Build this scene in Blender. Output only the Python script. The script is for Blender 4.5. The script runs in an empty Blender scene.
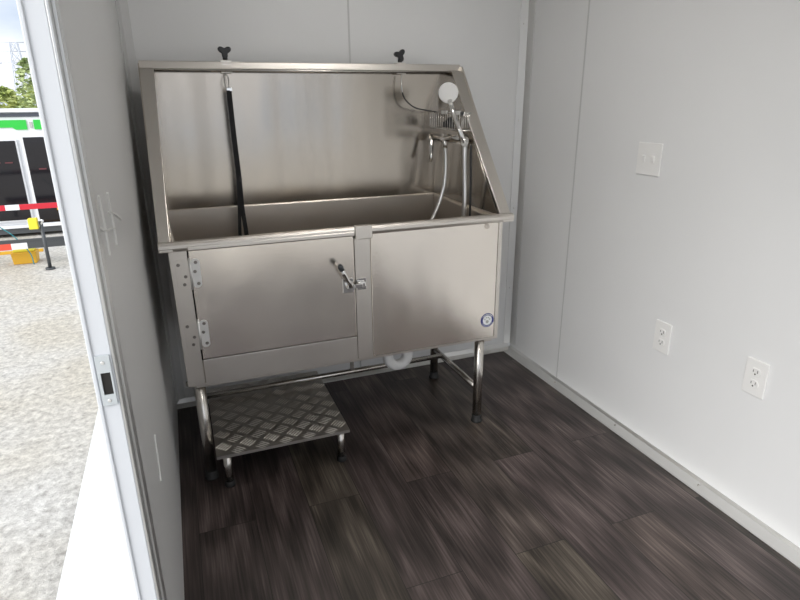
import bpy, bmesh, math, random
from mathutils import Vector, Matrix
random.seed(7)
C = bpy.context.scene.collection
S = bpy.context.scene
PI = math.pi

# ------------------------------------------------------------------ helpers
def V(*a): return Vector(a)

class MB:
    def __init__(self): self.bm = bmesh.new(); self.mi = 0
    def _tag(self, faces):
        for f in faces: f.material_index = self.mi
    def box(self, x0, x1, y0, y1, z0, z1):
        p = [V(x, y, z) for z in (z0, z1) for y in (y0, y1) for x in (x0, x1)]
        return self.hexa(p)
    def hexa(self, p):
        v = [self.bm.verts.new(q) for q in p]
        fs = [(0,2,3,1),(4,5,7,6),(0,1,5,4),(2,6,7,3),(0,4,6,2),(1,3,7,5)]
        self._tag([self.bm.faces.new([v[i] for i in f]) for f in fs]); return self
    def prism(self, poly, axis, a, b):
        """extrude a polygon along axis: poly holds the two other coordinates in xyz order"""
        def mk(u, w, t):
            c = [u, w]; c.insert(axis, t); return self.bm.verts.new(c)
        A = [mk(u, w, a) for u, w in poly]; B = [mk(u, w, b) for u, w in poly]
        n = len(poly); fs = [self.bm.faces.new(A), self.bm.faces.new(B[::-1])]
        for i in range(n): fs.append(self.bm.faces.new([A[i], B[i], B[(i+1) % n], A[(i+1) % n]]))
        self._tag(fs); return self
    def tube(self, pts, r, n=12, caps=True):
        pts = [Vector(p) for p in pts]; m = len(pts)
        rs = r if isinstance(r, (list, tuple)) else [r]*m
        rings = []; up = None
        for i, p in enumerate(pts):
            t = (pts[min(i+1, m-1)] - pts[max(i-1, 0)]).normalized()
            if up is None:
                up = V(0,0,1) if abs(t.z) < .9 else V(1,0,0)
            side = t.cross(up).normalized(); up = side.cross(t).normalized()
            rings.append([self.bm.verts.new(p + rs[i]*(math.cos(2*PI*k/n)*side + math.sin(2*PI*k/n)*up)) for k in range(n)])
        fs = []
        for a, b in zip(rings, rings[1:]):
            for k in range(n): fs.append(self.bm.faces.new([a[k], a[(k+1) % n], b[(k+1) % n], b[k]]))
        for f in fs: f.smooth = True
        if caps: fs += [self.bm.faces.new(rings[0][::-1]), self.bm.faces.new(rings[-1])]
        self._tag(fs); return self
    def strip(self, pts, w, t, wd):
        """flat strap of width w along direction wd and thickness t"""
        pts = [Vector(p) for p in pts]; wd = Vector(wd).normalized(); rings = []
        for i, p in enumerate(pts):
            tg = (pts[min(i+1, len(pts)-1)] - pts[max(i-1, 0)]).normalized()
            nn = tg.cross(wd).normalized()
            rings.append([self.bm.verts.new(p + a*w/2*wd + b*t/2*nn) for a, b in ((-1,-1),(1,-1),(1,1),(-1,1))])
        fs = []
        for a, b in zip(rings, rings[1:]):
            for k in range(4): fs.append(self.bm.faces.new([a[k], a[(k+1) % 4], b[(k+1) % 4], b[k]]))
        fs += [self.bm.faces.new(rings[0][::-1]), self.bm.faces.new(rings[-1])]
        self._tag(fs); return self
    def build(self, name, mats, parent=None, bevel=0, seg=2, loc=None, smooth=False):
        bm = self.bm
        bmesh.ops.recalc_face_normals(bm, faces=bm.faces)
        me = bpy.data.meshes.new(name); bm.to_mesh(me); bm.free()
        for m in (mats if isinstance(mats, (list, tuple)) else [mats]): me.materials.append(m)
        if smooth:
            for p in me.polygons: p.use_smooth = True
        o = bpy.data.objects.new(name, me); C.objects.link(o)
        if parent: o.parent = parent
        if loc: o.location = loc
        if bevel:
            b = o.modifiers.new('bevel', 'BEVEL'); b.width = bevel; b.segments = seg
            b.limit_method = 'ANGLE'; b.angle_limit = math.radians(40); b.harden_normals = False
        return o

def thing(name, label, cat, loc=(0,0,0), group=None):
    o = bpy.data.objects.new(name, None); C.objects.link(o); o.location = loc
    o.empty_display_size = .1
    o['label'] = label; o['category'] = cat
    if group: o['group'] = group
    return o
def tag(o, label, cat, group=None, kind=None):
    o['label'] = label; o['category'] = cat
    if group: o['group'] = group
    if kind: o['kind'] = kind
    return o
def struct(o, label=None):
    o['kind'] = 'structure'
    if label: o['label'] = label
    return o
def arc(c, r, a0, a1, n, ax=(0, 2)):
    out = []
    for i in range(n+1):
        a = math.radians(a0 + (a1-a0)*i/n); p = list(c); p[ax[0]] += r*math.cos(a); p[ax[1]] += r*math.sin(a); out.append(tuple(p))
    return out
def bez(p, n=18):
    """Catmull-Rom through points"""
    p = [Vector(q) for q in p]; q = [2*p[0]-p[1]] + p + [2*p[-1]-p[-2]]; out = []
    for i in range(1, len(q)-2):
        for k in range(n):
            t = k/n
            out.append(.5*((2*q[i]) + (q[i+1]-q[i-1])*t + (2*q[i-1]-5*q[i]+4*q[i+1]-q[i+2])*t*t + (3*q[i]-q[i-1]-3*q[i+1]+q[i+2])*t**3))
    return out + [p[-1]]

# ------------------------------------------------------------------ materials
def mat(name, col, rough=.5, metal=0, spec=.5):
    m = bpy.data.materials.new(name); m.use_nodes = True
    b = m.node_tree.nodes['Principled BSDF']
    b.inputs['Base Color'].default_value = (*col, 1); b.inputs['Roughness'].default_value = rough
    b.inputs['Metallic'].default_value = metal; b.inputs['Specular IOR Level'].default_value = spec
    return m
class NT:
    def __init__(s, m): s.t = m.node_tree; s.b = s.t.nodes['Principled BSDF']
    def n(s, typ, **k):
        o = s.t.nodes.new(typ)
        for a, v in k.items():
            if a.startswith('i_'): o.inputs[a[2:].replace('_', ' ')].default_value = v
            else: setattr(o, a, v)
        return o
    def l(s, a, b): s.t.links.new(a, b)
    def coord(s, scale=(1,1,1), rot=(0,0,0), out='Object'):
        c = s.n('ShaderNodeTexCoord'); m = s.n('ShaderNodeMapping'); s.l(c.outputs[out], m.inputs['Vector'])
        m.inputs['Scale'].default_value = scale; m.inputs['Rotation'].default_value = rot; return m.outputs[0]
    def ramp(s, fac, stops):
        r = s.n('ShaderNodeValToRGB'); e = r.color_ramp.elements
        while len(e) < len(stops): e.new(.5)
        for i, (p, c) in enumerate(stops): e[i].position = p; e[i].color = (*c, 1) if len(c) == 3 else c
        s.l(fac, r.inputs[0]); return r.outputs[0]
    def bump(s, h, st, dist=.01, chain=None):
        b = s.n('ShaderNodeBump'); b.inputs['Strength'].default_value = st; b.inputs['Distance'].default_value = dist
        s.l(h, b.inputs['Height'])
        if chain: s.l(chain, b.inputs['Normal'])
        return b.outputs[0]

def steel(name, col=(.56,.53,.485), rough=.26, grain=(2,2,160), wob=.10, mott=.05, sw=.6):
    m = mat(name, col, rough, 1); t = NT(m)
    n1 = t.n('ShaderNodeTexNoise'); n1.inputs['Scale'].default_value = 6; n1.inputs['Detail'].default_value = 5
    t.l(t.coord(grain), n1.inputs['Vector'])
    n2 = t.n('ShaderNodeTexNoise'); n2.inputs['Scale'].default_value = 2.4; n2.inputs['Detail'].default_value = 1.5
    t.l(t.coord((1.6,1.6,sw)), n2.inputs['Vector'])
    n3 = t.n('ShaderNodeTexNoise'); n3.inputs['Scale'].default_value = 11; n3.inputs['Detail'].default_value = 4
    t.l(t.coord((1,1,.7)), n3.inputs['Vector'])
    r = t.n('ShaderNodeMapRange'); r.inputs['To Min'].default_value = rough-mott*.5; r.inputs['To Max'].default_value = rough+mott*.6
    r.inputs['From Min'].default_value = .3; r.inputs['From Max'].default_value = .7
    t.l(n3.outputs[0], r.inputs[0]); t.l(r.outputs[0], t.b.inputs['Roughness'])
    b1 = t.bump(n2.outputs[0], wob, .05); b2 = t.bump(n1.outputs[0], .05, .002, b1)
    t.l(b2, t.b.inputs['Normal'])
    return m
M = {}
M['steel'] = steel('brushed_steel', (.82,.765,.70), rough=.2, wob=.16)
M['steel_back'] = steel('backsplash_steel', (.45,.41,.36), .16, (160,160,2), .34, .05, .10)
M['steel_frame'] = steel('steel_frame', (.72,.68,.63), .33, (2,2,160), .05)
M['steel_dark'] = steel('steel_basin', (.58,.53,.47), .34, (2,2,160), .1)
M['chrome'] = mat('polished_chrome', (.78,.77,.75), .12, 1)
M['tube_steel'] = mat('tube_steel', (.60,.57,.53), .24, 1)
M['alu'] = steel('mill_aluminium', (.72,.715,.70), .42, (1,1,1), .03)
M['alu_bright'] = mat('bright_aluminium', (.62,.62,.61), .3, .8)
M['hinge'] = mat('satin_hinge_steel', (.80,.79,.77), .42, .75)
M['strike'] = mat('zinc_strike', (.62,.66,.68), .4, .4)
M['rimsteel'] = steel('rim_steel', (.70,.66,.61), .42, (2,2,160), .04)
M['black'] = mat('black_plastic', (.012,.012,.013), .35)
M['rubber'] = mat('black_rubber', (.015,.015,.015), .6)
M['web'] = mat('black_webbing', (.008,.008,.009), .85)
M['gap'] = mat('dark_gap', (.02,.018,.016), .9)
M['pvc'] = mat('white_pvc', (.92,.91,.89), .35)
M['plate'] = mat('white_switch_plastic', (.82,.81,.79), .35)
M['slot'] = mat('slot_dark', (.06,.055,.05), .6)
M['frp'] = mat('white_gelcoat', (.66,.68,.71), .28)
M['hose'] = mat('metal_hose', (.70,.69,.67), .3, .9)
M['navy'] = mat('navy_print', (.03,.04,.20), .4)
M['paper'] = mat('white_print', (.85,.86,.86), .4)
M['greyprint'] = mat('grey_print', (.42,.43,.40), .5)

def wallmat(name, col, rough=.42):
    m = mat(name, col, rough); t = NT(m)
    n = t.n('ShaderNodeTexNoise'); n.inputs['Scale'].default_value = 1.3; n.inputs['Detail'].default_value = 3
    t.l(t.coord(), n.inputs['Vector'])
    c0 = tuple(c*.97 for c in col); c1 = tuple(min(1, c*1.02) for c in col)
    t.l(t.ramp(n.outputs[0], [(.3, c0), (.7, c1)]), t.b.inputs['Base Color'])
    n2 = t.n('ShaderNodeTexNoise'); n2.inputs['Scale'].default_value = 180
    t.l(t.coord(), n2.inputs['Vector'])
    n3 = t.n('ShaderNodeTexNoise'); n3.inputs['Scale'].default_value = 2.2
    t.l(t.coord(), n3.inputs['Vector'])
    b = t.bump(n3.outputs[0], .05, .02); t.l(t.bump(n2.outputs[0], .03, .001, b), t.b.inputs['Normal'])
    return m
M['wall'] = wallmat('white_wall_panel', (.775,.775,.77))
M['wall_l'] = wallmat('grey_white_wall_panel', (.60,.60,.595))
M['batten'] = mat('grey_joint_batten', (.58,.58,.57), .5)
M['ceil'] = wallmat('white_ceiling_panel', (.8,.8,.79))

def floormat():
    m = mat('dark_vinyl_plank', (.05,.04,.035), .42); t = NT(m)
    co = t.coord((1,1,1), (0,0,PI/2))
    br = t.n('ShaderNodeTexBrick'); br.offset = .37; br.offset_frequency = 2; br.squash = 1
    br.inputs['Scale'].default_value = 1; br.inputs['Mortar Size'].default_value = .0012
    br.inputs['Brick Width'].default_value = 1.22; br.inputs['Row Height'].default_value = .18; br.inputs['Bias'].default_value = 0
    br.inputs['Color1'].default_value = (0,0,0,1); br.inputs['Color2'].default_value = (1,1,1,1); br.inputs['Mortar'].default_value = (.5,.5,.5,1)
    t.l(co, br.inputs['Vector'])
    # per-plank offset of the grain
    sep = t.n('ShaderNodeSeparateXYZ'); t.l(t.coord(), sep.inputs[0])
    ad = t.n('ShaderNodeMath', operation='MULTIPLY_ADD'); t.l(br.outputs['Color'], ad.inputs[0]); ad.inputs[1].default_value = 7.3
    t.l(sep.outputs[1], ad.inputs[2])
    cmb = t.n('ShaderNodeCombineXYZ'); t.l(sep.outputs[0], cmb.inputs[0]); t.l(ad.outputs[0], cmb.inputs[1]); t.l(br.outputs['Color'], cmb.inputs[2])
    mp = t.n('ShaderNodeMapping'); mp.inputs['Scale'].default_value = (26, 1.3, 3); t.l(cmb.outputs[0], mp.inputs['Vector'])
    n1 = t.n('ShaderNodeTexNoise'); n1.inputs['Scale'].default_value = 1.0; n1.inputs['Detail'].default_value = 6; n1.inputs['Roughness'].default_value = .65; n1.inputs['Distortion'].default_value = .5
    t.l(mp.outputs[0], n1.inputs['Vector'])
    mp2 = t.n('ShaderNodeMapping'); mp2.inputs['Scale'].default_value = (9, .9, 2); t.l(cmb.outputs[0], mp2.inputs['Vector'])
    w = t.n('ShaderNodeTexWave'); w.wave_type = 'RINGS'; w.inputs['Scale'].default_value = 1.1; w.inputs['Distortion'].default_value = 7; w.inputs['Detail'].default_value = 3; w.inputs['Detail Scale'].default_value = 1.2
    t.l(mp2.outputs[0], w.inputs['Vector'])
    mp3 = t.n('ShaderNodeMapping'); mp3.inputs['Scale'].default_value = (190, 5, 3); t.l(cmb.outputs[0], mp3.inputs['Vector'])
    n3 = t.n('ShaderNodeTexNoise'); n3.inputs['Scale'].default_value = 1; n3.inputs['Detail'].default_value = 3
    t.l(mp3.outputs[0], n3.inputs['Vector'])
    a = t.n('ShaderNodeMix', data_type='FLOAT'); a.inputs[0].default_value = .22; t.l(n1.outputs[0], a.inputs[2]); t.l(w.outputs['Fac'], a.inputs[3])
    a2 = t.n('ShaderNodeMix', data_type='FLOAT'); a2.inputs[0].default_value = .42; t.l(a.outputs[0], a2.inputs[2]); t.l(n3.outputs[0], a2.inputs[3])
    cr = t.ramp(a2.outputs[0], [(.35, (.017,.0125,.011)), (.47, (.047,.037,.034)), (.56, (.080,.064,.059)), (.68, (.16,.133,.125))])
    tint = t.ramp(br.outputs['Color'], [(0, (.68,.63,.63)), (.35, (1.0,.92,.93)), (.7, (.88,.90,.74)), (1, (1.3,1.15,1.15))])
    mx = t.n('ShaderNodeMix', data_type='RGBA', blend_type='MULTIPLY'); mx.inputs[0].default_value = 1
    t.l(cr, mx.inputs[6]); t.l(tint, mx.inputs[7])
    mo = t.n('ShaderNodeMix', data_type='RGBA'); t.l(br.outputs['Fac'], mo.inputs[0]); t.l(mx.outputs[2], mo.inputs[6]); mo.inputs[7].default_value = (.012,.01,.009,1)
    t.l(mo.outputs[2], t.b.inputs['Base Color'])
    t.l(t.bump(a2.outputs[0], .18, .002), t.b.inputs['Normal'])
    return m
M['floor'] = floormat()

def gravelmat():
    m = mat('pale_gravel', (.6,.58,.54), .9); t = NT(m)
    n = t.n('ShaderNodeTexNoise'); n.inputs['Scale'].default_value = 22; n.inputs['Detail'].default_value = 8; n.inputs['Roughness'].default_value = .75
    t.l(t.coord(), n.inputs['Vector'])
    n2 = t.n('ShaderNodeTexNoise'); n2.inputs['Scale'].default_value = 1.1; n2.inputs['Detail'].default_value = 2
    t.l(t.coord(), n2.inputs['Vector'])
    c = t.ramp(n.outputs[0], [(.3, (.33,.31,.285)), (.48, (.58,.56,.525)), (.62, (.76,.74,.695))])
    c2 = t.ramp(n2.outputs[0], [(.35, (.90,.86,.78)), (.65, (1,1,1))])
    mx = t.n('ShaderNodeMix', data_type='RGBA', blend_type='MULTIPLY'); mx.inputs[0].default_value = 1
    t.l(c, mx.inputs[6]); t.l(c2, mx.inputs[7]); t.l(mx.outputs[2], t.b.inputs['Base Color'])
    t.l(t.bump(n.outputs[0], .6, .03), t.b.inputs['Normal'])
    return m
M['gravel'] = gravelmat()
def leafmat(name, a, b):
    m = mat(name, a, .6); t = NT(m)
    n = t.n('ShaderNodeTexNoise'); n.inputs['Scale'].default_value = 3; t.l(t.coord(), n.inputs['Vector'])
    t.l(t.ramp(n.outputs[0], [(.35, a), (.65, b)]), t.b.inputs['Base Color']); return m
M['leaf'] = leafmat('yellow_green_leaves', (.26,.34,.08), (.60,.64,.24))
M['leaf2'] = leafmat('grey_green_leaves', (.24,.32,.12), (.48,.55,.26))
M['bark'] = mat('grey_bark', (.2,.17,.14), .9)
M['ext_white'] = mat('painted_white_panel', (.82,.83,.85), .35)
M['green'] = mat('bright_green_vinyl', (.03,.55,.06), .4)
M['charcoal'] = mat('charcoal_trim', (.07,.08,.10), .5)
M['glass_dark'] = mat('dark_glass', (.012,.011,.014), .08)
M['red'] = mat('red_paint', (.62,.02,.04), .4)
M['orange_red'] = mat('orange_red_paint', (.75,.09,.05), .45)
M['yellow'] = mat('yellow_paint', (.85,.72,.05), .5)
M['amber'] = mat('amber_yellow_paint', (.75,.42,.03), .5)
M['greypost'] = mat('dark_grey_steel', (.09,.095,.10), .5, .4)
M['teal'] = mat('teal_cable', (.05,.30,.34), .5)
M['lattice'] = mat('galvanised_lattice', (.62,.65,.70), .6, .3)

# ------------------------------------------------------------------ room numbers (metres)
XL, XR, YB = -.052, 1.706, .143          # inside faces of the side walls and of the back wall
YR, ZC = -3.7, 2.12                      # rear wall, ceiling
JY = -1.50                               # far jamb of the side door opening
DY0, DZ = -2.80, 1.98                    # near jamb, head height of the side door
WT = .031

# floor, walls, ceiling
struct(MB().box(XL-WT, XR+WT, YR-WT, YB+WT, -.05, 0).build('floor', M['floor']))
struct(MB().box(XL-WT, XR+WT, YR-WT, YB+WT, ZC, ZC+.04).build('ceiling', M['ceil']))
struct(MB().box(XL-WT, XR+WT, YB, YB+WT, 0, ZC).build('wall_back', M['wall']))
struct(MB().box(XR, XR+WT, YR, YB, 0, ZC).build('wall_right', M['wall']))
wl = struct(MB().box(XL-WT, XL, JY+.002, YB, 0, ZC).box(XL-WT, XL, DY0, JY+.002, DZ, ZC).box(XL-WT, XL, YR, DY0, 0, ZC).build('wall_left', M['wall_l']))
# unseen rear wall; its wide opening is added to let sky light in
struct(MB().box(XL-WT, .04, YR-WT, YR, 0, ZC).box(1.62, XR+WT, YR-WT, YR, 0, ZC).box(.04, 1.62, YR-WT, YR, 2.04, ZC).build('wall_rear', M['wall']))

# scuffs of old adhesive on the left wall
sc = MB()
for pts in ([(-1.343,1.170),(-1.331,1.137),(-1.325,1.101),(-1.330,1.068)], [(-1.206,1.157),(-1.197,1.123),(-1.188,1.083),(-1.195,1.056)],
            [(-1.236,1.126),(-1.138,1.106),(-1.07,1.088),(-1.02,1.074)], [(-1.40,1.128),(-1.329,1.109),(-1.25,1.097),(-1.182,1.085)]):
    sc.strip([(XL+.0016, p.y, p.z) for p in bez([(0, a, b) for a, b in pts], 5)], .010, .003, (0, 1, .15))
sc.strip([(XL+.0016, p.y, p.z) for p in bez([(0,-1.09,.567),(0,-1.103,.533),(0,-1.112,.483),(0,-1.128,.465)], 5)], .006, .003, (0,1,0))
o = sc.build('scuff_mark', mat('pale_adhesive_smear', (.76,.76,.74), .5), wl); o['label'] = 'pale smears left on the grey wall'

# trims
def screwbm(mb, c, ax, s, r=.0045, h=.002):
    p0 = list(c); p1 = list(c); p1[ax] += s*h
    mb.tube([p0, p1], [r, r*.75], 10)
def trim(k, mb, m, lab, bevel=.001, screws=()):
    o = struct(mb.build('trim_%d' % k, m, None, bevel), lab)
    for c, ax, s in screws:
        sb = MB(); screwbm(sb, c, ax, s); sb.build('screw', M['tube_steel'], o)
    return o
# corner trims in the back corners
z0 = .037
trim(1, MB().prism([(XR-.048, YB-.004), (XR-.048, YB), (XR, YB), (XR, YB-.052), (XR-.004, YB-.052), (XR-.012, YB-.012)], 2, z0, ZC), M['alu'],
     'aluminium corner trim between back and right wall', .0008, [((XR-.03, YB-.006, z), 1, -1) for z in (.36,.79,1.22,1.65)])
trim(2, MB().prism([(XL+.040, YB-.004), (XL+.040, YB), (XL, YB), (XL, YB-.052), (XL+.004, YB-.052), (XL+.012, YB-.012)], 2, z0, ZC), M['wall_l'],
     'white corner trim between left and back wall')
trim(3, MB().box(.826, .834, YB-.0015, YB, z0, ZC), M['batten'], 'thin joint batten on the back wall')
trim(4, MB().box(XR-.0015, XR, -.297, -.288, .018, ZC), M['batten'], 'thin joint batten on the right wall')
# aluminium edge extrusion round the side door opening (far jamb), two small ribs
e = MB().box(XL, XL+.004, JY-.012, JY+.062, 0, DZ+.06)
e.box(XL+.004, XL+.009, JY+.008, JY+.016, 0, DZ+.06).box(XL+.004, XL+.008, JY+.030, JY+.038, 0, DZ+.06)
e.box(XL+.004, XL+.007, JY+.052, JY+.062, 0, DZ+.06)
trim(5, e, M['alu_bright'], 'ribbed aluminium edge strip at the side door jamb', .0008)
trim(6, MB().box(XL, XL+.004, DY0-.062, DY0+.012, 0, DZ+.06).box(XL+.004, XL+.009, DY0-.038, DY0-.016, 0, DZ+.06), M['alu_bright'], 'aluminium edge strip at the near jamb')
trim(7, MB().box(XL, XL+.004, DY0+.012, JY-.012, DZ-.01, DZ+.06), M['alu_bright'], 'aluminium edge strip over the side door')
# white door frame lining the wall's thickness
fr = MB().box(XL-WT, XL, JY-.012, JY, -.02, DZ).box(XL-WT, XL, DY0, DY0+.012, -.02, DZ)
fr.box(XL-WT, XL, DY0+.012, JY-.012, DZ-.012, DZ)
fr.box(XL-WT, XL-WT+.006, JY-.015, JY-.012, -.02, DZ)
dfr = struct(fr.build('door_1', M['frp'], None, .0015), 'white frame of the open side doorway')
struct(MB().box(XL-WT, XL, DY0+.012, JY-.012, -.05, .004).build('trim_8', M['alu'], None, .001), 'aluminium side door threshold')
# strike plate on the jamb
sp = thing('strike_plate', 'small steel strike plate with dark latch hole in white door jamb', 'strike plate', (XL-.0135, JY-.0145, .908))
sp.parent = None
p = MB(); x0, x1 = -.010, .0105
p.box(x0, x1, -.0013, .0013, .019, .048).box(x0, x1, -.0013, .0013, -.036, -.018)
p.box(x0, -.0055, -.0013, .0013, -.018, .019).box(.0078, x1, -.0013, .0013, -.018, .019)
p.build('plate', M['strike'], sp, .0004)
MB().box(-.0055, .0078, .0008, .0016, -.018, .019).build('latch_hole', M['gap'], sp)
for z in (.036, -.028):
    s_ = MB(); screwbm(s_, (0, -.0013, z), 1, -1, .0030, .0012); s_.build('screw', M['hinge'], sp)

# baseboards: aluminium angle with a sloping toe
pr = [(XR, 0), (XR, .017), (XR-.003, .017), (XR-.012, .009), (XR-.048, .004), (XR-.060, .0025), (XR-.060, 0)]
bb = struct(MB().prism([(a, b) for a, b in pr], 1, YR, YB-.004).build('baseboard_right', M['alu'], None, .0008))
for y in (-.317, -.744, -1.178, -1.63, -2.1):
    sb = MB(); screwbm(sb, (XR-.026, y, .0065), 2, 1, .005, .003); sb.build('screw', M['tube_steel'], bb)
struct(MB().prism([(YB, 0), (YB, .036), (YB-.004, .036), (YB-.012, .016), (YB-.03, .004), (YB-.03, 0)], 0, XL, XR-.02).build('baseboard_back', M['alu'], None, .0008))

# ------------------------------------------------------------------ outlets on the right wall
def outlet(y, z, label):
    t = thing('wall_outlet', label, 'outlet', (XR, y, z), 'duplex outlets on the right wall')
    MB().prism([(-.038,-.060),(.038,-.060),(.038,.060),(-.038,.060)], 0, -.006, 0).build('faceplate', M['plate'], t, .003, 3)
    for dz in (.020, -.020):
        s_ = MB()
        pts = [(.0165*math.cos(a), dz+max(-.0125, min(.0125, .0165*math.sin(a)))) for a in [2*PI*i/28 for i in range(28)]]
        s_.prism(pts, 0, -.0085, -.006); so = s_.build('socket', M['plate'], t, .0006)
        h = MB().box(-.0089, -.0084, -.0085, -.0065, dz-.002, dz+.008).box(-.0089, -.0084, .0062, .0082, dz-.001, dz+.007)
        h.tube([(-.0084, 0, dz-.0068), (-.0089, 0, dz-.0068)], .0028, 10)
        h.build('slot', M['slot'], so)
    s_ = MB(); screwbm(s_, (-.006, 0, 0), 0, -1, .003, .0012); s_.build('screw', M['plate'], t)
    return t
outlet(-.900, .468, 'white duplex outlet on right wall, farther and smaller of two, nearer the back corner')
outlet(-1.285, .478, 'white duplex outlet on right wall, nearer and larger of two, at picture right edge')
t = thing('light_switch', 'white switch plate high on the right wall above the outlets', 'switch', (XR, -.72, 1.105))
MB().box(-.006, 0, -.058, .058, -.058, .058).build('faceplate', M['plate'], t, .003, 3)
for dy in (-.023, .023):
    MB().hexa([V(-.0075,dy-.006,-.013),V(-.006,dy-.006,-.013),V(-.0075,dy+.006,-.013),V(-.006,dy+.006,-.013),V(-.012,dy-.006,.011),V(-.006,dy-.006,.013),V(-.012,dy+.006,.011),V(-.006,dy+.006,.013)]).build('toggle', M['plate'], t, .001)

# ------------------------------------------------------------------ the tub
tub = thing('dog_wash_tub', 'large stainless steel grooming tub with door, high backsplash and sloping sides', 'tub', (0,0,0))
FY = -.512
# basin: thin walled open box, rim surface following back ledge
bs = MB()
ox = [(.050, -.004, .395), (1.200, -.004, .395), (1.200, -.500, .395), (.050, -.500, .395)]
rim = [(.010, .0, .925), (1.165, .0, .922), (1.215, -.500, .894), (.036, -.500, .896)]
inn = [(.022, -.006, .917), (1.158, -.006, .914), (1.195, -.486, .886), (.046, -.486, .888)]
bot = [(.054, -.018, .47), (1.152, -.018, .465), (1.165, -.475, .47), (.062, -.475, .475)]
v = [[bs.bm.verts.new(p) for p in L] for L in (ox, [(x, y, z-.012) for x, y, z in rim], rim, inn, bot)]
fs = [bs.bm.faces.new(v[0][::-1]), bs.bm.faces.new(v[4])]
for a, b in zip(v, v[1:]):
    for i in range(4): fs.append(bs.bm.faces.new([a[i], a[(i+1) % 4], b[(i+1) % 4], b[i]]))
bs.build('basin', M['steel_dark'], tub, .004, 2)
dr = MB(); dr.tube([(.89,-.25,.4735),(.89,-.25,.479)], [.04,.036], 24); dr.build('drain_strainer', M['chrome'], tub)
# front rim roll
rm = MB()
prof = [(-.498,.876),(-.498,.897),(-.503,.903),(-.512,.906),(-.524,.9035),(-.5305,.896),(-.531,.886),(-.527,.877),(-.520,.8735),(-.510,.8735)]
rm.prism(prof, 0, -.006, 1.262)
rr = rm.build('front_rim', M['rimsteel'], tub, .0015, 2)
for p_ in rr.data.polygons: p_.use_smooth = False
# side rims
MB().hexa([V(-.006,-.53,.874),V(.036,-.53,.874),V(-.004,.012,.90),V(.012,.012,.90),V(-.006,-.53,.898),V(.036,-.53,.898),V(-.004,.012,.926),V(.012,.012,.926)]).build('side_rim', M['steel_frame'], tub, .003)
MB().hexa([V(1.214,-.53,.874),V(1.262,-.53,.874),V(1.164,.012,.90),V(1.262,.012,.90),V(1.214,-.53,.896),V(1.262,-.53,.896),V(1.164,.012,.924),V(1.262,.012,.924)]).build('side_rim', M['steel_frame'], tub, .003)
# front frame: stile, sill, mid post with its cap block, right panel
def fp(x0, x1, z0, z1, y1=-.500, y0=FY):
    """front plate whose left/right edges may be (bottom, top) pairs"""
    a0, a1 = x0 if isinstance(x0, tuple) else (x0, x0); b0, b1 = x1 if isinstance(x1, tuple) else (x1, x1)
    return [V(a0,y0,z0),V(b0,y0,z0),V(a0,y1,z0),V(b0,y1,z0),V(a1,y0,z1),V(b1,y0,z1),V(a1,y1,z1),V(b1,y1,z1)]
MB().hexa(fp((.024,.020), (.0795,.0755), .397, .875)).build('stile', M['steel_frame'], tub, .0015)
MB().hexa(fp(.0825, .6275, .397, .490)).build('sill_rail', M['steel_frame'], tub, .0015)
MB().hexa(fp(.6295, .688, .397, .875)).build('mid_post', M['steel_frame'], tub, .0015)
MB().box(.628, .689, -.536, -.512, .862, .909).build('post_cap', M['steel_frame'], tub, .002)
MB().hexa(fp(.689, 1.2055, .400, .8745, -.500, -.514)).build('front_panel', M['steel'], tub, .002)
MB().box(1.206, 1.2085, -.5145, -.45, .400, .873).build('panel_edge', M['tube_steel'], tub, .0008)
MB().box(.05, 1.215, -.507, -.47, .388, .399).build('bottom_flange', M['steel_frame'], tub, .001)
MB().box(1.21, 1.232, -.50, -.02, .384, .90).build('side_skin', M['steel_frame'], tub, .001)
# door
MB().box(.074, .630, -.5015, -.5005, .486, .876).build('door_gap', M['gap'], tub)
door = MB().hexa(fp((.0832,.0790), .6250, .4945, .8760, -.502, -.518)).build('door', M['steel'], tub, .0025, 3)
MB().prism([(-.518,.874),(-.518,.885),(-.526,.893),(-.5335,.888),(-.5335,.877),(-.526,.873)], 0, .080, .6255).build('door_lip', M['steel_frame'], door, .001)
# hinges
def hinge(z, lx):
    h = MB()
    def leaf(xa, xb, za, zb, y):
        n = 8; r = (xb-xa)*.45 if xb-xa < .03 else .010
        pts = []
        for cx, cz, a0 in ((xb-r, zb-r, 0), (xa+r, zb-r, 90), (xa+r, za+r, 180), (xb-r, za+r, 270)):
            for i in range(5): a = math.radians(a0+22.5*i); pts.append((cx+r*math.cos(a), cz+r*math.sin(a)))
        # prism along y wants (x, z)
        h.prism(pts, 1, y-.0022, y)
    leaf(lx+.003, lx+.031, z-.050, z+.046, -.518)
    ho = h.build('hinge', M['hinge'], tub, .0005)
    h = MB(); leaf(lx-.044, lx-.002, z-.052, z+.044, -.512); l2 = h.build('stile_leaf', M['steel_frame'], ho, .0005)
    k = MB().tube([(lx+.001, -.519, z-.056), (lx+.001, -.519, z+.05)], .0042, 10); k.build('knuckle', M['hinge'], ho)
    for (dx, dz, y) in ((.019, .034, -.5202), (.014, .004, -.5202), (.021, -.037, -.5202), (-.034, .028, -.5142), (-.016, -.012, -.5142), (-.022, -.038, -.5142)):
        s_ = MB(); screwbm(s_, (lx+dx, y, z+dz), 1, -1, .0058, .0022); s_.build('screw', mat('hinge_screw_steel', (.30,.28,.26), .3, 1) if 'hs' not in M else M['hs'], ho)
    return ho
M['hs'] = mat('hinge_screw', (.28,.26,.24), .3, 1)
hinge(.800, .079); hinge(.590, .081)
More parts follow.
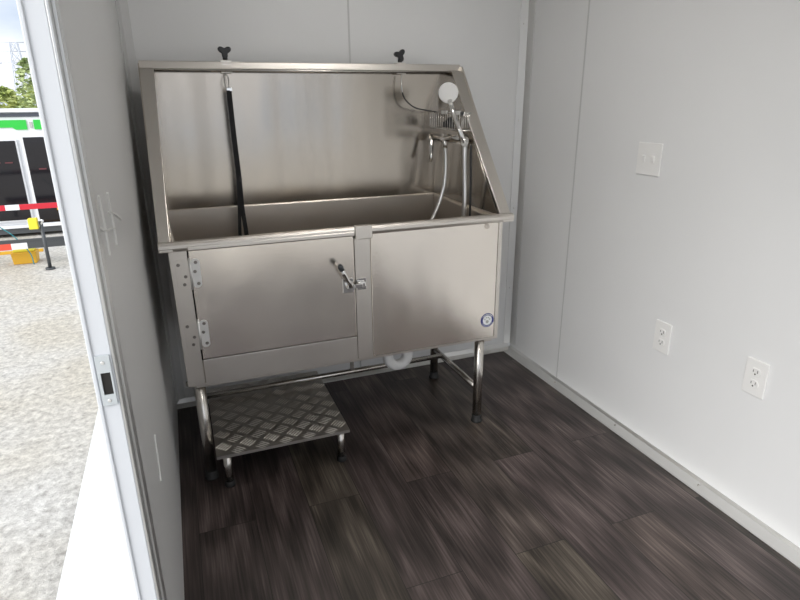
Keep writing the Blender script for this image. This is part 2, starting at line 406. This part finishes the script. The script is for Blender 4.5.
# latch
MB().box(.578, .618, -.5215, -.518, .668, .722).build('latch_plate', M['chrome'], tub, .002)
kp = MB().box(.632, .668, -.5155, -.512, .672, .716).build('keeper_plate', M['chrome'], tub, .002)
MB().box(.634, .662, -.531, -.5155, .686, .704).build('keeper', M['chrome'], kp, .004, 3)
lt = MB(); lt.tube([(.604,-.5215,.694),(.604,-.545,.694)], [.017,.014], 20); lt.box(.604, .648, -.541, -.534, .687, .702)
lo = lt.build('latch', M['chrome'], tub, .002)
hd = MB(); hd.tube([(.603,-.546,.697),(.590,-.553,.722),(.576,-.562,.749),(.566,-.568,.768)], [.008,.0072,.008,.0085], 12); hd.build('lever', M['chrome'], lo)
hd = MB(); hd.tube([(.566,-.568,.768),(.560,-.5715,.780),(.556,-.574,.788)], [.009,.0098,.007], 12); hd.build('lever_tip_reflection', M['greypost'], lo)  # dark end paints in a reflection seen at the lever's tip
# round maker's sticker
st = MB().tube([(1.173,-.514,.477),(1.173,-.5152,.477)], .0295, 40); sto = st.build('round_sticker', M['navy'], tub); sto['label'] = 'round white sticker with dark blue ring'
st = MB().tube([(1.173,-.5152,.477),(1.173,-.5157,.477)], .0205, 36); st.build('sticker_face', M['paper'], sto)
st = MB()
for i in range(13):                               # the blurred white lettering round the ring
    a = math.radians(35 + i*9.2); w = .0035 if i % 4 else .0022
    st.strip([(1.173+r*math.cos(a), -.5157, .477+r*math.sin(a)) for r in (.0228,.0272)], w*.62, .0006, (-math.sin(a), 0, math.cos(a)))
st.build('lettering', M['paper'], sto)
st = MB()
for i in range(9):
    a = math.radians(212 + i*14.5)
    st.strip([(1.173+r*math.cos(a), -.5157, .477+r*math.sin(a)) for r in (.0232,.0268)], .002, .0006, (-math.sin(a), 0, math.cos(a)))
st.build('lettering', M['paper'], sto)
st = MB()
st.tube([(1.172,-.5157,.471),(1.172,-.5161,.471)], .007, 14)
for dx, dz in ((-.011,.005),(-.004,.0115),(.005,.011),(.011,.004)): st.tube([(1.172+dx,-.5157,.477+dz),(1.172+dx,-.5161,.477+dz)], .0032, 10)
st.build('sticker_drawing', M['greyprint'], sto)
MB().tube([(1.155,-.5145,.862),(1.155,-.5165,.862)], .010, 16).build('rivet_mark', M['steel_dark'], tub)

# backsplash, wings, top rail
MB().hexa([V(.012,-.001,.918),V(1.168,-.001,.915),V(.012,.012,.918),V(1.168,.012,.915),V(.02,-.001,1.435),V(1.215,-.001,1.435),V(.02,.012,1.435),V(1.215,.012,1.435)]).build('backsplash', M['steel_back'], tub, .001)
MB().hexa([V(0,-.036,1.434),V(1.268,-.036,1.434),V(0,.014,1.434),V(1.268,.014,1.434),V(0,-.030,1.460),V(1.268,-.030,1.460),V(0,.014,1.460),V(1.268,.014,1.460)]).build('top_rail', M['steel_frame'], tub, .003)
MB().tube([(.004,-.036,1.429),(1.262,-.036,1.429)], .0055, 10).build('rail_bead', M['tube_steel'], tub)
def wing(xr, xf, xt, t):
    """triangular side panel between back edge and front slope"""
    g = MB(); A = [(xr, 0, .918), (xf, -.492, .894), (xt, -.060, 1.43), (xt, 0, 1.43)]
    a = [g.bm.verts.new(p) for p in A]; b = [g.bm.verts.new((x+t, y, z)) for x, y, z in A]
    g.bm.faces.new(a); g.bm.faces.new(b[::-1])
    for i in range(4): g.bm.faces.new([a[i], b[i], b[(i+1) % 4], a[(i+1) % 4]])
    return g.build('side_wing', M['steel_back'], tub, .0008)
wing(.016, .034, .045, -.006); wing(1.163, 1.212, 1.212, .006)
def flange(b0, b1, t0, t1):
    g = MB(); yb, zb, yt, zt = -.512, .900, -.062, 1.430; dy, dz = .012, .010
    p = [V(b0,yb,zb),V(b1,yb,zb),V(b0,yb+dy,zb+dz-.006),V(b1,yb+dy,zb+dz-.006),V(t0,yt,zt),V(t1,yt,zt),V(t0,yt+dy,zt+.004),V(t1,yt+dy,zt+.004)]
    g.hexa(p); g.build('wing_flange', M['steel_frame'], tub, .0015)
flange(-.004, .030, -.002, .048); flange(1.212, 1.258, 1.214, 1.268)
MB().hexa([V(1.252,-.50,.90),V(1.258,-.50,.90),V(1.252,.012,.92),V(1.258,.012,.92),V(1.262,-.055,1.45),V(1.268,-.055,1.45),V(1.262,.012,1.45),V(1.268,.012,1.45)]).build('outer_skin', M['steel_frame'], tub)
MB().hexa([V(-.004,-.50,.90),V(.000,-.50,.90),V(-.004,.012,.92),V(.000,.012,.92),V(-.002,-.055,1.45),V(.002,-.055,1.45),V(-.002,.012,1.45),V(.002,.012,1.45)]).build('outer_skin', M['steel_dark'], tub)  # darker steel than the right skin, to deepen the shade in the wall gap
# legs, feet, cross bars
for x, y in ((.060,-.472), (1.160,-.480), (.060,-.030), (1.160,-.030)):
    lg = MB().tube([(x,y,.030),(x,y,.396)], .0195, 20).build('leg', M['tube_steel'], tub)
    MB().tube([(x,y,.0),(x,y,.006),(x,y,.010),(x,y,.030),(x,y,.034)], [.024,.025,.020,.0215,.0195], 20).build('rubber_foot', M['rubber'], lg)
for x in (.060, 1.160):
    MB().tube([(x,-.465,.155),(x,-.035,.155)], .0135, 16).build('crossbar', M['tube_steel'], tub)
MB().tube([(.070,-.132,.1625),(1.150,-.132,.1625)], .0120, 16).build('crossbar', M['tube_steel'], tub)
MB().box(.700, .716, -.139, -.125, .172, .396).build('support_strut', M['tube_steel'], tub, .001)
MB().box(1.180, 1.225, -.47, -.45, .362, .39).build('corner_bracket', M['steel_frame'], tub, .002)
MB().tube([(.045,-.35,.335),(.012,-.35,.335)], .010, 12).build('overflow_stub', M['tube_steel'], tub)
# white drain trap under the basin
r_ = .047; cx, cz = .886, .262
pth = [(cx-r_,-.25,.396),(cx-r_,-.25,.33)] + arc((cx,-.25,cz), r_, 180, 360, 14) + [(cx+r_,-.25,.33),(cx+r_,-.25,.396)]
dt = MB().tube(pth, .0235, 18).build('drain_trap', M['pvc'], tub)
for s_ in (-1, 1):
    MB().tube([(cx+s_*r_,-.25,.280),(cx+s_*r_,-.25,.285),(cx+s_*r_,-.25,.303),(cx+s_*r_,-.25,.308)], [.024,.0275,.0275,.024], 20).build('slip_nut', M['pvc'], dt)
# shower mixer on the right wing
mx = MB(); mx.tube([(1.128,-.055,1.163),(1.145,-.175,1.164),(1.158,-.30,1.170)], .0135, 16)
mx.tube([(1.139,-.14,1.164),(1.17,-.14,1.164)], .02, 16); mx.tube([(1.152,-.26,1.168),(1.185,-.26,1.168)], .02, 16)
mxo = mx.build('shower_mixer', M['chrome'], tub)
MB().tube([(1.128,-.058,1.163),(1.124,-.045,1.163)], [.019,.017], 16).build('mixer_knob', M['chrome'], mxo)
MB().tube([(1.118,-.062,1.175),(1.112,-.085,1.15),(1.104,-.10,1.10),(1.098,-.112,1.07)], [.011,.010,.009,.006], 12).build('lever_handle', M['chrome'], mxo)
MB().tube([(1.158,-.275,1.170),(1.153,-.315,1.168),(1.125,-.366,1.163),(1.119,-.378,1.161)], [.014,.019,.016,.012], 16).build('diverter', M['chrome'], mxo)
hs = bez([(1.138,-.165,1.155),(1.138,-.175,1.06),(1.128,-.185,.98),(1.105,-.19,.91),(1.075,-.20,.855),(1.04,-.21,.80)], 10)
MB().tube(hs, .0078, 12).build('hose', M['hose'], mxo)
MB().tube([(1.138,-.165,1.160),(1.138,-.167,1.128)], [.0115,.010], 12).build('hose_nut', M['chrome'], mxo)
# hand shower: riser arm and round head
MB().tube([(1.121,-.372,1.160),(1.106,-.350,1.215),(1.098,-.318,1.270),(1.096,-.290,1.316)], [.0105,.0095,.009,.009], 14).build('shower_arm', M['chrome'], mxo)
d = (V(.0735,-2.42,1.31)-V(1.10,-.266,1.346)).normalized(); d = (d+V(0,0,-.12)).normalized(); c = V(1.097,-.275,1.344)
MB().tube([c-.026*d, c-.012*d, c+.006*d, c+.010*d], [.012,.034,.0385,.036], 32).build('shower_head', M['plate'], mxo)
# downpipe hose below the diverter, and wall tube
hs = bez([(1.156,-.312,1.150),(1.152,-.318,1.10),(1.153,-.322,1.02),(1.152,-.33,.93),(1.148,-.33,.85),(1.146,-.33,.78)], 8)
MB().tube(hs, .0098, 12).build('hose', M['hose'], mxo)
hs = bez([(1.166,-.342,1.150),(1.166,-.350,1.02),(1.166,-.352,.86),(1.162,-.352,.80)], 8)
MB().tube(hs, .0045, 8).build('supply_cable', M['black'], mxo)

# ------------------------------------------------------------------ things hung on the tub
bk = thing('wire_basket', 'small chrome wire basket hung on the tub wing above the shower mixer', 'basket', (1.12,-.20,1.205))
x0, x1, y0, y1, z0, z1 = .001, .039, -.150, .150, 0, .064
w = MB()
for z in (z0, z1): w.tube([(x0,y0,z),(x1,y0,z),(x1,y1,z),(x0,y1,z),(x0,y0,z)], .0022, 6)
w.build('frame', M['chrome'], bk)
w = MB()
for i in range(15):
    y = y0 + (y1-y0)*i/14
    w.tube([(x0,y,z1),(x0,y,z0),(x1,y,z0)], .0014, 6)
for i in range(1, 5):
    x = x0 + (x1-x0)*i/5
    w.tube([(x,y0,z1),(x,y0,z0),(x,y1,z0),(x,y1,z1)], .0014, 6)
w.build('wires', M['chrome'], bk)
for y in (-.115, .005):
    MB().box(x0-.004, x0+.002, y-.024, y+.024, z1-.006, z1+.008).build('clip', M['plate'], bk, .001)
MB().box(x0-.006, x0+.004, y0-.008, y0+.006, z1-.008, z1+.006).build('end_stop', M['black'], bk, .002)
bn = MB().prism([(-.032,0),(.038,0),(.038,.024),(.012,.026),(-.010,.040),(-.030,.042)], 0, 0, .030)
tag(bn.build('cloth', M['web'], None, .004, 3, loc=(1.124,-.21,1.2115)), 'folded black cloth lying in the chrome wire basket', 'cloth')

def clamp(x, y, label, rot):
    t = thing('tether_clamp', label, 'clamp', (x, y, 1.4605), 'tether clamps on the tub top rail')
    c = MB().box(-.020, .020, -.012, .018, 0, .004).box(-.020, .020, -.0165, -.012, -.040, .004).box(-.016,.016,-.019,-.0165,-.034,-.006)
    c.build('bracket', M['steel_frame'], t, .001)
    MB().tube([(0,0,.004),(0,0,.014)], .006, 12).build('stud', M['chrome'], t)
    k = MB(); n = 60; pts = []
    for i in range(n):
        a = 2*PI*i/n; r = .0195 + .0068*math.cos(3*(a-rot)); pts.append((r*math.cos(a), .034+r*math.sin(a)))
    k.prism(pts, 1, -.010, .008); k.tube([(0,0,.006),(0,0,.022)], [.010,.0075], 14)
    k.build('knob', M['black'], t, .004, 3)
    return t
clamp(.300, -.014, 'black three-lobed knob clamp on the rail above the black leash', PI/6)
clamp(.998, -.014, 'black three-lobed knob clamp on the rail towards the shower side', PI/6+.35)
# leash
le = thing('grooming_leash', 'black strap leash hanging from left rail clamp into the tub', 'leash', (.298,-.05,1.42))
def L(x, y, z): return (x-.298, y+.05, z-1.42)
lp = bez([L(.293,-.040,1.418), L(.285,-.060,1.40), L(.284,-.082,1.378), L(.291,-.092,1.366), L(.297,-.082,1.378), L(.300,-.060,1.40), L(.293,-.038,1.418)], 6)
MB().tube(lp, .0022, 8).build('steel_loop', M['chrome'], le)
MB().box(-.013, .009, -.048, -.036, -.066, -.052).build('ferrule', M['chrome'], le, .002)
MB().strip(bez([L(.2955,-.092,1.362), L(.297,-.097,1.20), L(.300,-.102,1.06), L(.300,-.106,.93), L(.305,-.108,.84), L(.309,-.110,.74)], 8), .0165, .003, (1,.15,0)).build('strap', M['web'], le)
MB().strip(bez([L(.291,-.098,1.358), L(.292,-.104,1.20), L(.294,-.110,1.06), L(.288,-.114,.93), L(.281,-.118,.84), L(.276,-.120,.74)], 8), .0125, .003, (1,.2,0)).build('return_strap', M['web'], le)
MB().box(-.009, .011, -.0585, -.0475, -.392, -.374).build('slider', M['black'], le, .002)
# thin tether cable on right clamp
tc = thing('tether_cable', 'thin black cable looping from right rail clamp to wire basket', 'cable', (.998,-.05,1.42))
pts = bez([(.994,-.040,1.416),(.992,-.045,1.38),(.995,-.05,1.345),(1.005,-.06,1.318),(1.035,-.08,1.29),(1.075,-.10,1.279),(1.118,-.115,1.272)], 10)
pts = [(p.x-.998, p.y+.05, p.z-1.42) for p in pts]
MB().tube(pts[:20], .0026, 8).build('steel_link', M['chrome'], tc)
MB().tube(pts[19:], .0028, 8).build('cable', M['black'], tc)

# ------------------------------------------------------------------ step stool with checker plate tread
stp = thing('step_stool', 'low metal step with diamond checker plate top under tub door', 'step', (0,0,0))
def treadmat():
    m = steel('aluminium_checker', (.60,.57,.53), .38, (1,1,1), .02); return m
M['tread'] = treadmat(); M['bars'] = mat('worn_checker_bars', (.86,.83,.78), .42, 1)  # bars paler than the plate: the light they catch put into the colour
sx0, sx1, sy0, sy1, sz = .084, .568, -.572, -.030, .143
tr = MB(); tr.box(sx0, sx1, sy0, sy1, sz-.004, sz)
tr.box(sx0, sx1, sy0, sy0+.003, sz-.011, sz-.004).box(sx0, sx0+.003, sy0+.003, sy1, sz-.011, sz-.004).box(sx1-.003, sx1, sy0+.003, sy1, sz-.011, sz-.004).box(sx0+.003,sx1-.003,sy1-.003,sy1,sz-.026,sz-.004)
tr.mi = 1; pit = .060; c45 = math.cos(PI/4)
for i in range(-14, 15):
    for j in range(-14, 15):
        cx = (sx0+sx1)/2 + (i-j)*pit*c45; cy = (sy0+sy1)/2 + (i+j)*pit*c45
        if not (sx0-.02 < cx < sx1+.02 and sy0-.02 < cy < sy1+.02): continue
        a = PI/4 if (i+j) % 2 else -PI/4
        dx, dy = math.cos(a), math.sin(a); nx, ny = -dy, dx
        for k in range(-2, 3):
            bx, by = cx+nx*k*.0104, cy+ny*k*.0104; hl = .0235
            if not (sx0+.008 < bx < sx1-.008 and sy0+.008 < by < sy1-.008): continue
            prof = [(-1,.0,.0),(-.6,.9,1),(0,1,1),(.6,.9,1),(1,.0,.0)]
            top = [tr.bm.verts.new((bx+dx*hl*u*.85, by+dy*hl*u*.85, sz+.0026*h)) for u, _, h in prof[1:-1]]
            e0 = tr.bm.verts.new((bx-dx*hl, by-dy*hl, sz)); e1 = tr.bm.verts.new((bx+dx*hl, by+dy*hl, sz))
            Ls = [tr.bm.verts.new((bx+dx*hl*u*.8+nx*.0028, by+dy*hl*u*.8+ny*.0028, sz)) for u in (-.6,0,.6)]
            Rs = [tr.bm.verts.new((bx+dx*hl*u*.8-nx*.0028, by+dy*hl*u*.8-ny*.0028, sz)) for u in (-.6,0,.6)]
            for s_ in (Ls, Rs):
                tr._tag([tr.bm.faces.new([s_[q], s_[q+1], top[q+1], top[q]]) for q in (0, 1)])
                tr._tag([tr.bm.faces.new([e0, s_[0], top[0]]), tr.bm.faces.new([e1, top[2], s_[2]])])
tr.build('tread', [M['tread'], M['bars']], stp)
for x, y in ((sx0+.035, sy0+.028), (sx1-.030, sy0+.028), (sx0+.035, sy1-.03), (sx1-.030, sy1-.03)):
    lg = MB().tube([(x,y,.012),(x,y,sz-.004)], .0145, 18).build('leg', M['tube_steel'], stp)
    MB().tube([(x,y,0),(x,y,.004),(x,y,.018),(x,y,.021)], [.0185,.019,.0175,.0148], 18).build('rubber_foot', M['rubber'], lg)

# ------------------------------------------------------------------ lamps of the room
def lamp(y, label):
    t = thing('ceiling_light', label, 'light', (.85, y, ZC))
    MB().box(-.30, .30, -.06, .06, -.03, 0).build('housing', M['plate'], t, .004)
    em = bpy.data.materials.get('lit_diffuser')
    if not em:
        em = mat('lit_diffuser', (.9,.9,.9), .5); b = em.node_tree.nodes['Principled BSDF']
        b.inputs['Emission Color'].default_value = (1,.975,.94,1); b.inputs['Emission Strength'].default_value = LAMP
    MB().box(-.28, .28, -.045, .045, -.036, -.0305).build('diffuser', em, t)
LAMP = 15
lamp(-.75, 'white ceiling light over the tub'); lamp(-2.4, 'white ceiling light near the rear opening')

# ------------------------------------------------------------------ outdoors
GZ = -.45
struct(MB().box(-40, 20, -20, 60, GZ-.1, GZ).build('ground', M['gravel']))
# fender over the trailer wheel, just outside the side door
fd = MB().prism([(-.094,-.02),(-.094,-.06),(-.40,-.085),(-.425,-.10),(-.43,-.20),(-.422,-.20),(-.415,-.108),(-.39,-.078),(-.10,-.012)][::-1], 1, -1.35, .95)
tag(fd.build('trailer_fender', M['frp'], None, .003), 'white trailer fender below the open side door', 'fender')
sk = struct(MB().box(XL-WT-.006, XL-WT, YR, YB+WT, -.22, -.051).build('trim_9', M['frp']), 'white skirt below the trailer side wall')
# neighbour: white utility trailer with green stripe
nt = thing('white_trailer', 'white trailer with bright green stripe and large dark windows across the lot', 'trailer', (0,7.0,GZ))
def N(z): return z-GZ
zb, ztp = N(-.30), N(1.245)
MB().box(-4.4, -1.15, .02, 2.2, zb, ztp).build('body', M['ext_white'], nt, .02)
MB().box(-4.42, -1.13, -.02, 2.25, ztp-.02, ztp+.02).build('roof_edge', M['ext_white'], nt, .005)
MB().box(-4.38, -1.16, .005, .02, N(1.165), N(1.215)).build('charcoal_band', M['charcoal'], nt)
g = MB(); g.prism([(-4.38, N(1.03)), (-1.90, N(1.03)), (-1.86, N(1.00)), (-1.725, N(1.00)), (-1.725, N(1.125)), (-4.38, N(1.125))], 1, .004, .02)
g.prism([(-1.64, N(1.00)), (-1.16, N(1.00)), (-1.16, N(1.125)), (-1.64, N(1.125))], 1, .004, .02)
g.build('green_stripe', M['green'], nt)
MB().box(-1.69, -1.66, .006, .02, N(1.02), N(1.10)).build('marker_light', mat('grey_marker_lens', (.5,.48,.47), .3), nt)
# windows: two dark openings left and right of a white slanting post
def win(x0, x1, z0, z1, nm='window'):
    fr_ = MB().box(x0-.02, x1+.02, -.012, .012, z0-.02, z1+.02).build(nm, M['ext_white'], nt, .004)
    MB().box(x0, x1, -.018, -.0125, z0, z1).build('pane', M['glass_dark'], fr_)
win(-3.6, -2.72, N(-.21), N(.86)); win(-2.64, -1.90, N(-.21), N(.86)); win(-1.80, -1.20, N(-.27), N(.90))
gm = mat('muted_maroon_goods', (.12,.03,.035), .5)
for i in range(14):
    x = random.choice([random.uniform(-2.6,-1.93), random.uniform(-1.78,-1.3)]); z = N(random.uniform(0,.6)); w_ = random.uniform(.03,.16)
    MB().box(x, min(x+w_, -1.92 if x < -1.9 else -1.22), -.026, -.0185, z, z+random.uniform(.008,.02)).build('maroon_slat', gm, nt)
MB().box(-4.4, -1.15, -.02, .3, N(-.40), N(-.305)).build('chassis', M['greypost'], nt)
MB().box(-4.4, -1.15, -.04, -.01, N(-.32), N(-.28)).build('lower_rail', M['ext_white'], nt)
MB().box(-1.56, -1.44, -.03, -.012, N(-.10), N(-.02)).build('amber_lamp', M['amber'], nt)
for x in (-3.4, -2.9):
    w_ = MB().tube([(x,-.02,.15),(x,.2,.15)], .15, 24).build('wheel', M['rubber'], nt)

# red and white barrier in the lot
br = thing('barrier_gate', 'red and white striped barrier bar on dark posts across the lot', 'barrier', (-1.4,5.0,GZ))
def bar(z0, z1, segs, name, y=0, tilt=0.0):
    root = MB().box(segs[0][0]+1.4, segs[-1][1]+1.4, y-.02, y+.02, N(z0)+.006, N(z0)+.045).build(name, M['greypost'], br)
    for a, b, m in segs: MB().box(a+1.4, b+1.4, y-.026, y-.0205, N(z0), N(z1)).build('stripe', M[m], root, .003)
    return root
bar(.225, .285, [(-3.0,-2.45,'ext_white'),(-2.45,-1.705,'red'),(-1.705,-1.57,'ext_white'),(-1.57,-1.19,'red')], 'upper_bar')
for x in (-3.0, -.8):
    MB().box(x+1.4-.02, x+1.4+.02, .05, .09, 0, N(.285)).build('post', M['greypost'], br)
MB().box(-1.6, .62, .05, .09, N(.235), N(.27)).build('back_rail', M['greypost'], br)
lb = thing('barrier_rail', 'low orange and white rail with dark end lying behind the post', 'rail', (-1.4,5.12,GZ))
r0 = MB().box(-1.2, .5, -.02, .02, N(-.19), N(-.13)).build('beam', M['greypost'], lb)
for a, b, m in [(-2.6,-1.76,'orange_red'),(-1.76,-1.60,'ext_white'),(-1.60,-.95,'greypost')]: MB().box(a+1.4, b+1.4, -.03, -.0205, N(-.235), N(-.165)).build('stripe', M[m], lb, .003)
for x in (-1.1, .4): MB().box(x-.02, x+.02, -.02, .02, 0, N(-.19)).build('post', M['greypost'], lb)
pj = thing('jack_post', 'dark steel jack post with yellow block at its top', 'post', (-1.385,4.9,GZ))
MB().tube([(0,0,0),(0,0,N(.10))], .019, 12).build('post', M['greypost'], pj)
MB().tube([(0,0,0),(0,0,.02)], .05, 16).build('foot', M['greypost'], pj)
MB().tube([(0,-.005,N(.06)),(.03,-.03,N(.11)),(.02,-.05,N(.12))], .01, 8).build('crank', M['ext_white'], pj)
MB().box(-.115, -.025, -.04, .03, N(.02), N(.14)).build('block', M['yellow'], pj, .008)
bx = thing('yellow_crate', 'amber yellow crate standing on the gravel', 'crate', (-1.70,5.35,GZ))
MB().hexa([V(-.12,-.08,0),V(.12,-.08,0),V(-.12,.08,0),V(.12,.08,0),V(-.13,-.09,.14),V(.13,-.09,.14),V(-.13,.09,.14),V(.13,.09,.14)]).build('shell', M['amber'], bx, .01)
MB().box(-.11, .11, -.07, .07, .1405, .165).build('lid', M['yellow'], bx, .008)
bm_ = MB().box(-.55, .1, -.02, .02, 0, .035)
tag(bm_.build('timber', M['amber'], None, .003, loc=(-1.72, 5.9, GZ)), 'yellow timber lying on the gravel by the white trailer', 'timber')
cb = MB().tube(bez([(-2.02,5.2,.18),(-1.86,5.2,.02),(-1.74,5.2,-.10),(-1.62,5.2,-.30),(-1.60,5.2,GZ+.006)], 8), .006, 8)
tag(cb.build('cable', M['teal']), 'teal cable drooping to the gravel behind the barrier', 'cable')

# trees and pylons beyond the lot
def tree(x, y, h, rx, label, m, n, low=.25):
    t = thing('tree', label, 'tree', (x, y, GZ))
    MB().tube([(0,0,0),(.05,0,h*.5),(0,.05,h*.85)], [.12,.08,.03], 10).build('trunk', M['bark'], t)
    b = MB(); rnd = random.Random(int(x*100)+int(h*10))
    for i in range(n):
        u = rnd.random(); a = rnd.uniform(0, 2*PI); zz = low*h + (1-low)*h*u
        rad = rx*math.sqrt(max(.02, 1-((u-.35)/.68)**2))*(.55+.45*rnd.random())
        c = V(rad*math.cos(a), rad*math.sin(a), zz); s = rnd.uniform(.05,.13)
        q = Matrix.Rotation(rnd.uniform(0,6), 3, 'Z') @ Matrix.Rotation(rnd.uniform(0,3), 3, 'X')
        vs = [b.bm.verts.new(c + q @ V(*p)) for p in ((-s,0,0),(0,-s*.5,.02),(s,0,0),(0,s*.5,.02))]
        b.bm.faces.new(vs)
    b.build('crown', m, t)
tree(-4.75, 19.5, 2.3, .9, 'round yellow-green tree at the left edge behind the trailer', M['leaf'], 2600, .1)
tree(-4.05, 23, 2.5, .9, 'dense yellow-green tree right of the round one behind the trailer', M['leaf'], 2200, .1)
tree(-3.35, 17.5, 3.0, .5, 'taller thin grey-green tree beside the door jamb', M['leaf2'], 900, .2)
def pylon(x, y, h, w, label):
    t = thing('lattice_pylon', label, 'pylon', (x, y, GZ)); b = MB()
    for sx in (-1, 1):
        for sy in (-1, 1): b.tube([(sx*w,sy*w,0),(sx*w*.35,sy*w*.35,h)], .035, 6)
    n = 9
    for k in range(n):
        z0_, z1_ = h*k/n, h*(k+1)/n; a, c_ = w*(1-.65*k/n), w*(1-.65*(k+1)/n)
        for s_ in (-1, 1):
            b.tube([(-a,s_*a,z0_),(c_,s_*c_,z1_)], .022, 5); b.tube([(a,s_*a,z0_),(-c_,s_*c_,z1_)], .022, 5)
            b.tube([(s_*a,-a,z0_),(s_*c_,c_,z1_)], .022, 5)
    b.build('mast', M['lattice'], t)
    for k, zz in enumerate((.78, .9, 1.0)):
        MB().tube([(-w*1.6,0,h*zz),(w*1.6,0,h*zz)], .04, 6).build('crossarm', M['lattice'], t)
pylon(-10.6, 45, 5.6, .6, 'thin grey lattice pylon above the trees, left of the two')
pylon(-9.3, 48, 5.9, .6, 'thin grey lattice pylon above the trees, nearer the door jamb')

# ------------------------------------------------------------------ sky
w = bpy.data.worlds.new('overcast_sky'); S.world = w; w.use_nodes = True
nt_ = w.node_tree; bg = nt_.nodes['Background']
tc_ = nt_.nodes.new('ShaderNodeTexCoord'); nz = nt_.nodes.new('ShaderNodeTexNoise'); nz.inputs['Scale'].default_value = 3.2; nz.inputs['Detail'].default_value = 5
mp_ = nt_.nodes.new('ShaderNodeMapping'); mp_.inputs['Scale'].default_value = (1,1,2.5)
nt_.links.new(tc_.outputs['Generated'], mp_.inputs[0]); nt_.links.new(mp_.outputs[0], nz.inputs['Vector'])
cr = nt_.nodes.new('ShaderNodeValToRGB'); cr.color_ramp.elements[0].position = .35; cr.color_ramp.elements[0].color = (.50,.58,.70,1)
cr.color_ramp.elements[1].position = .62; cr.color_ramp.elements[1].color = (.90,.92,.96,1)
nt_.links.new(nz.outputs[0], cr.inputs[0]); nt_.links.new(cr.outputs[0], bg.inputs[0]); bg.inputs[1].default_value = .82
sun = bpy.data.lights.new('sun', 'SUN'); sun.energy = 2.2; sun.angle = .9; sun.color = (1,.985,.96)
so = bpy.data.objects.new('sun', sun); C.objects.link(so); so.rotation_euler = V(1.0,.55,-.62).to_track_quat('-Z','Y').to_euler()

# ------------------------------------------------------------------ camera
yaw, pitch, roll, f = .36319679554869844, -.33156004471103717, -.009970951794855314, 577.0925430250298
cam = bpy.data.cameras.new('camera'); co = bpy.data.objects.new('camera', cam); C.objects.link(co)
fw = V(math.sin(yaw)*math.cos(pitch), math.cos(yaw)*math.cos(pitch), math.sin(pitch))
r = V(math.cos(yaw), -math.sin(yaw), 0); u = r.cross(fw)
r2 = math.cos(roll)*r + math.sin(roll)*u; u2 = -math.sin(roll)*r + math.cos(roll)*u
m = Matrix((r2, u2, -fw)).transposed().to_4x4(); m.translation = V(.07347693687060222, -2.419968793584933, 1.3141870421492223)
co.matrix_world = m
cam.sensor_fit = 'HORIZONTAL'; cam.sensor_width = 36; cam.lens = f/800*36; cam.clip_start = .02; cam.clip_end = 300
S.camera = co
S.view_settings.view_transform = 'Standard'; S.view_settings.look = 'None'; S.view_settings.gamma = 1
S.view_settings.use_curve_mapping = False; S.view_settings.exposure = .74
S.cycles.max_bounces = 10; S.cycles.diffuse_bounces = 6; S.cycles.glossy_bounces = 6
S.cycles.use_denoising = True
